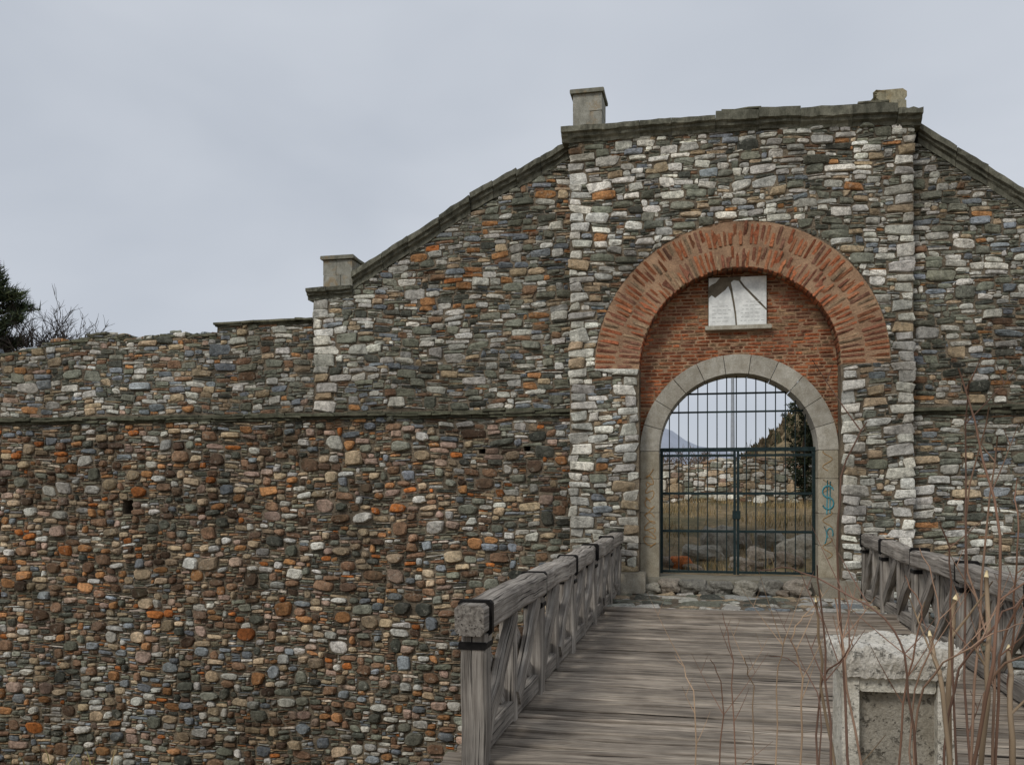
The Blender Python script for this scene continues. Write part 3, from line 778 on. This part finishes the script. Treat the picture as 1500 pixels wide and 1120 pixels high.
def conifer(x,y,H,W,name,base=.1,N=9000,cols=((44,56,34),(34,44,28),(58,66,40)),leaf=.16,columnar=False,nb=70,lw=.16):
    e=empty(name); z=float(gz(x,y)); mb=MB(); mb.tube([(x,y,z-.2),(x,y,z+H*.5),(x,y,z+H*.97)],[W*.045,W*.03,.02],8,tuple(lin((66,52,42))))
    V=[];F=[];C=[]; br=[]
    for k in range(nb):
        t=base+(1-base)*(k+random.random())/nb; a=random.uniform(0,6.28); 
        rr=W*((1-t)**.6*.5+.05 if not columnar else .5*math.sin(math.pi*min(1,(.18+t*.82)))**.7+.03)*random.uniform(.5,1.25)
        upv=random.uniform(.1,.6) if not columnar else 1.1
        p0=np.array([x,y,z+H*t]); p1=p0+np.array([math.cos(a)*rr,math.sin(a)*rr,rr*upv])
        if not columnar: mb.tube([p0,(p0+p1)/2-np.array([0,0,.08*rr]),p1],[.06,.035,.012],4,tuple(lin((66,52,42))))
        br.append((p0,p1,random.uniform(.6,1.5)))
    for i in range(N):
        p0,p1,sh=random.choice(br); t=.25+.75*random.random()**.6; q=p0+(p1-p0)*t+np.array([random.gauss(0,1),random.gauss(0,1),random.gauss(0,.5)])*W*.04
        s=leaf*random.uniform(.5,1.3); d=np.array([random.gauss(0,1),random.gauss(0,1),random.gauss(.4,.8)]); d/=np.linalg.norm(d); u=np.cross(d,(random.random(),random.random(),random.random())); u/=np.linalg.norm(u)+1e-6
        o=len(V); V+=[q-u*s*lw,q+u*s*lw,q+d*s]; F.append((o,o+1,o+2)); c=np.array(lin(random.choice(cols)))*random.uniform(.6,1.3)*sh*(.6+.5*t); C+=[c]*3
    mb.out('trunk_and_limbs',M_TWIG,e); mk('needles',[tuple(v) for v in V],F,M_LEAF,e,False,C)
PC=((66,76,54),(54,64,46),(84,90,62))
conifer(-29.9,17.6,9.9,5.2,'pine_tree',.25,13000,PC,leaf=.45,nb=48,lw=.07)
conifer(-34.0,20.5,9.8,6,'pine_tree',.25,9000,PC,leaf=.45,nb=44,lw=.07)
CC=((52,60,42),(40,48,34),(66,72,48))
conifer(2.95,12.3,4.5,1.1,'cypress_tree',.02,9000,CC,.12,True,120)
conifer(4.3,12.6,4.1,1.1,'cypress_tree',.02,7000,CC,.12,True,120)
hb=empty('brown_bushes'); mb=MB()
for k in range(30):
    x=random.uniform(-10,16); y=random.uniform(19,34); z=float(gz(x,y)); c=tuple(np.array(lin(random.choice([(112,94,76),(98,84,68),(122,104,84),(92,86,66)]))))
    for m in range(5):
        a=random.uniform(0,6.28); d=np.array([math.cos(a)*.5,math.sin(a)*.5,1]); d/=np.linalg.norm(d); branch(mb,np.array([x+random.gauss(0,.3),y,z]),d,random.uniform(.7,1.15),.035,3,.6,None,c,0,(3,4),.7)
mb.out('twigs',M_TWIG,hb)
hs_=empty('hillside_scrub'); V=[];F=[];C=[]
for k in range(9000):
    x=random.uniform(-25,50); y=random.uniform(60,135); z=float(gz(x,y)); s=random.uniform(.3,1.1)
    sc=math.sin(x*.5)*math.sin(y*.23+x*.1)
    if sc<-.1: continue
    for m in range(2):
        a=random.uniform(0,6.28); o=len(V); V+=[(x-math.cos(a)*s*.5,y-math.sin(a)*s*.5,z-.1),(x+math.cos(a)*s*.5,y+math.sin(a)*s*.5,z-.1),(x+random.gauss(0,.3),y,z+s)]; F.append((o,o+1,o+2)); C+=[np.array(lin(random.choice([(96,82,62),(84,76,56),(110,96,74),(76,76,54)])))]*3
mk('scrub',V,F,M_LEAF,hs_,False,C)

sl=empty('street_lamp'); mb=MB(); lx,ly=1.27,25.2; lz=float(gz(lx,ly))
mb.tube([(lx,ly,lz),(lx,ly,lz+1.2),(lx,ly,lz+1.25),(lx,ly,6.5)],[.13,.13,.10,.07],10); 
mb.tube([(lx-.5,ly,6.5),(lx+.5,ly,6.5)],[.04,.04],6)
for s in (-1,1): mb.beam((lx+s*.3,ly-.2,6.58),(lx+s*.75,ly-.2,6.52),.3,.14)
mb.out('pole_and_heads',M_LAMP,sl)
V=[];F=[];nn=160
for i in range(nn+1):
    x=-1300+2800*i/nn
    h=30+44*math.exp(-((x+62)/62)**2)+20*math.exp(-((x-330)/160)**2)+8*math.sin(x*.006)+4*math.sin(x*.031)+2.5*math.sin(x*.09)+22*math.exp(-((x+350)/150)**2)
    V+=[(x,1000,-5),(x,1080,h*.6),(x,1200,h*1.2)]
for i in range(nn):
    a=i*3; F+=[(a,a+3,a+4,a+1),(a+1,a+4,a+5,a+2)]
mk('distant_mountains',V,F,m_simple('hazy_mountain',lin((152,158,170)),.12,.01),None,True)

# dead shrub in the foreground
ds=empty('dead_shrub'); mb=MB()
def stem(pts,r,c=None,shoots=2,pale=False):
    c=c or tuple(np.array(lin(random.choice([(132,102,84),(150,122,102),(120,94,80),(166,140,114)]))))
    P=[]; pts=[np.array(p,float) for p in pts]
    n0=len(pts)
    for i in range(n0-1):
        p0=pts[max(i-1,0)];p1=pts[i];p2=pts[i+1];p3=pts[min(i+2,n0-1)]
        for k in range(5):
            t=k/5; P.append(.5*((2*p1)+(-p0+p2)*t+(2*p0-5*p1+4*p2-p3)*t*t+(-p0+3*p1-3*p2+p3)*t**3)+np.array([random.gauss(0,.005),random.gauss(0,.008),random.gauss(0,.003)]))
    P.append(pts[-1]); n=len(P); mb.tube(P,[r*(1-(.25 if pale else .6)*i/(n-1)) for i in range(n)],6,c)
    if pale: 
        d=P[-1]-P[-2]; d/=np.linalg.norm(d); mb.tube([P[-1],P[-1]+d*.03+np.array([.004,0,0])],[r*.8,r*.35],6,tuple(lin((232,212,168))))
    for k in range(shoots):
        i=random.randint(n//3,n-2); a=random.choice((-1,1)); L=random.uniform(.1,.4); d=np.array([a*random.uniform(.25,.7),random.gauss(0,.3),random.uniform(.4,1)]); d/=np.linalg.norm(d)
        Q=[P[i]+d*L*t+np.array([0,0,.03*t*t]) for t in (0,.35,.7,1)]; mb.tube(Q,[r*.5,r*.4,r*.3,r*.18],5,c)
        if random.random()<.6: mb.tube([Q[2],Q[2]+np.array([-a*.03,0,.08])],[r*.35,r*.15],4,c)
Y=-11.8
def S(px,py): return ((px-1030)*.0029, Y+random.uniform(-.2,.2), 1.6-(py-715)*.00301)
spec=[([(1225,1320),(1215,1000),(1192,822)],.007),([(1250,1320),(1243,960),(1228,730),(1268,620)],.007),([(1300,1320),(1246,1010),(1232,880)],.007),
([(1380,1320),(1420,1000),(1436,780),(1408,540)],.009),([(1400,1320),(1440,920),(1456,640)],.0075),([(1410,1320),(1400,1000),(1385,820),(1360,760)],.006),
([(1440,1320),(1470,960),(1500,820),(1525,700)],.007),([(1360,1320),(1330,1010),(1290,900),(1180,840),(1110,832)],.006),([(1420,1320),(1425,1000),(1418,560)],.007),
([(1080,1320),(1075,1010),(1060,905)],.004),([(1130,1320),(1140,1010),(1150,925)],.004),([(1000,1320),(1020,1040),(985,975)],.004),([(1160,1320),(1180,1030),(1165,930),(1200,905)],.005),
([(1340,1320),(1350,1040),(1400,930),(1490,905)],.006),([(1310,1320),(1330,1030),(1345,900),(1325,840)],.0055),([(1450,1320),(1440,1010),(1500,930),(1560,900)],.007),([(1200,1320),(1210,1040),(1240,940),(1245,860)],.0055),
([(1430,1320),(1450,1000),(1425,800),(1440,600)],.007),([(1350,1320),(1340,1050),(1370,900),(1350,800)],.005),([(1480,1320),(1485,1000),(1470,800),(1480,700)],.006),([(1100,1320),(1110,1050),(1090,960)],.004),([(1180,1320),(1200,1050),(1180,985),(1130,965)],.004),
([(1040,1320),(1060,1050),(1040,960)],.004),([(1390,1320),(1395,1050),(1440,900),(1490,860)],.007)]
for p,r in spec: stem([S(*q) for q in p],r,shoots=random.randint(1,4))
for p,r in [([(1400,1320),(1402,1010),(1410,880)],.014),([(1420,1320),(1430,1010),(1441,842)],.012),([(1380,1320),(1378,1040),(1372,935)],.012),([(1470,1320),(1460,1060),(1480,950)],.013),([(1260,1320),(1220,1060),(1197,880)],.0075)]:
    stem([S(*q) for q in p],r,c=tuple(lin((150,130,106))),shoots=1,pale=True)
mb.out('stems',M_TWIG,ds,True)

# ---------------------------------------------------------------- light
w=bpy.data.worlds.new('World'); scene.world=w; w.use_nodes=True; t=w.node_tree
bg=t.nodes['Background']; sky=t.nodes.new('ShaderNodeTexSky'); sky.sky_type='NISHITA'; sky.sun_disc=False
sky.sun_elevation=R(42); sky.sun_rotation=R(205)
hs=t.nodes.new('ShaderNodeHueSaturation'); hs.inputs['Saturation'].default_value=.35; t.links.new(sky.outputs[0],hs.inputs['Color'])
tc=t.nodes.new('ShaderNodeTexCoord'); mp_=t.nodes.new('ShaderNodeMapping'); mp_.inputs['Scale'].default_value=(1,1,2.6); t.links.new(tc.outputs['Generated'],mp_.inputs[0])
nz=t.nodes.new('ShaderNodeTexNoise'); nz.inputs['Scale'].default_value=2.2; nz.inputs['Detail'].default_value=4; nz.inputs['Roughness'].default_value=.45; nz.inputs['Distortion'].default_value=.3; t.links.new(mp_.outputs[0],nz.inputs['Vector'])
cr=t.nodes.new('ShaderNodeValToRGB'); cr.color_ramp.elements[0].position=.3; cr.color_ramp.elements[1].position=.7
cr.color_ramp.elements[0].color=(4.9,5.35,6.1,1); cr.color_ramp.elements[1].color=(6.4,6.8,7.45,1); t.links.new(nz.outputs['Fac'],cr.inputs[0])
mx=t.nodes.new('ShaderNodeMix'); mx.data_type='RGBA'; mx.inputs[0].default_value=.9
t.links.new(hs.outputs[0],mx.inputs[6]); t.links.new(cr.outputs[0],mx.inputs[7]); t.links.new(mx.outputs[2],bg.inputs['Color']); bg.inputs['Strength'].default_value=.1
sd=bpy.data.lights.new('sun','SUN'); sd.energy=1.45; sd.angle=R(15); sd.color=(1,.97,.92)
so=bpy.data.objects.new('sun',sd); scene.collection.objects.link(so); so.rotation_euler=(R(46),0,R(-25))
scene.view_settings.view_transform='Standard'; scene.view_settings.look='None'; scene.view_settings.exposure=0

cam=bpy.data.cameras.new('camera'); co=bpy.data.objects.new('camera',cam); scene.collection.objects.link(co)
co.location=(0,-16,1.6); co.rotation_euler=(R(90),0,R(11.9)); cam.lens=31.9; cam.sensor_width=36; cam.shift_y=.1033
cam.clip_start=.05; cam.clip_end=5000; scene.camera=co
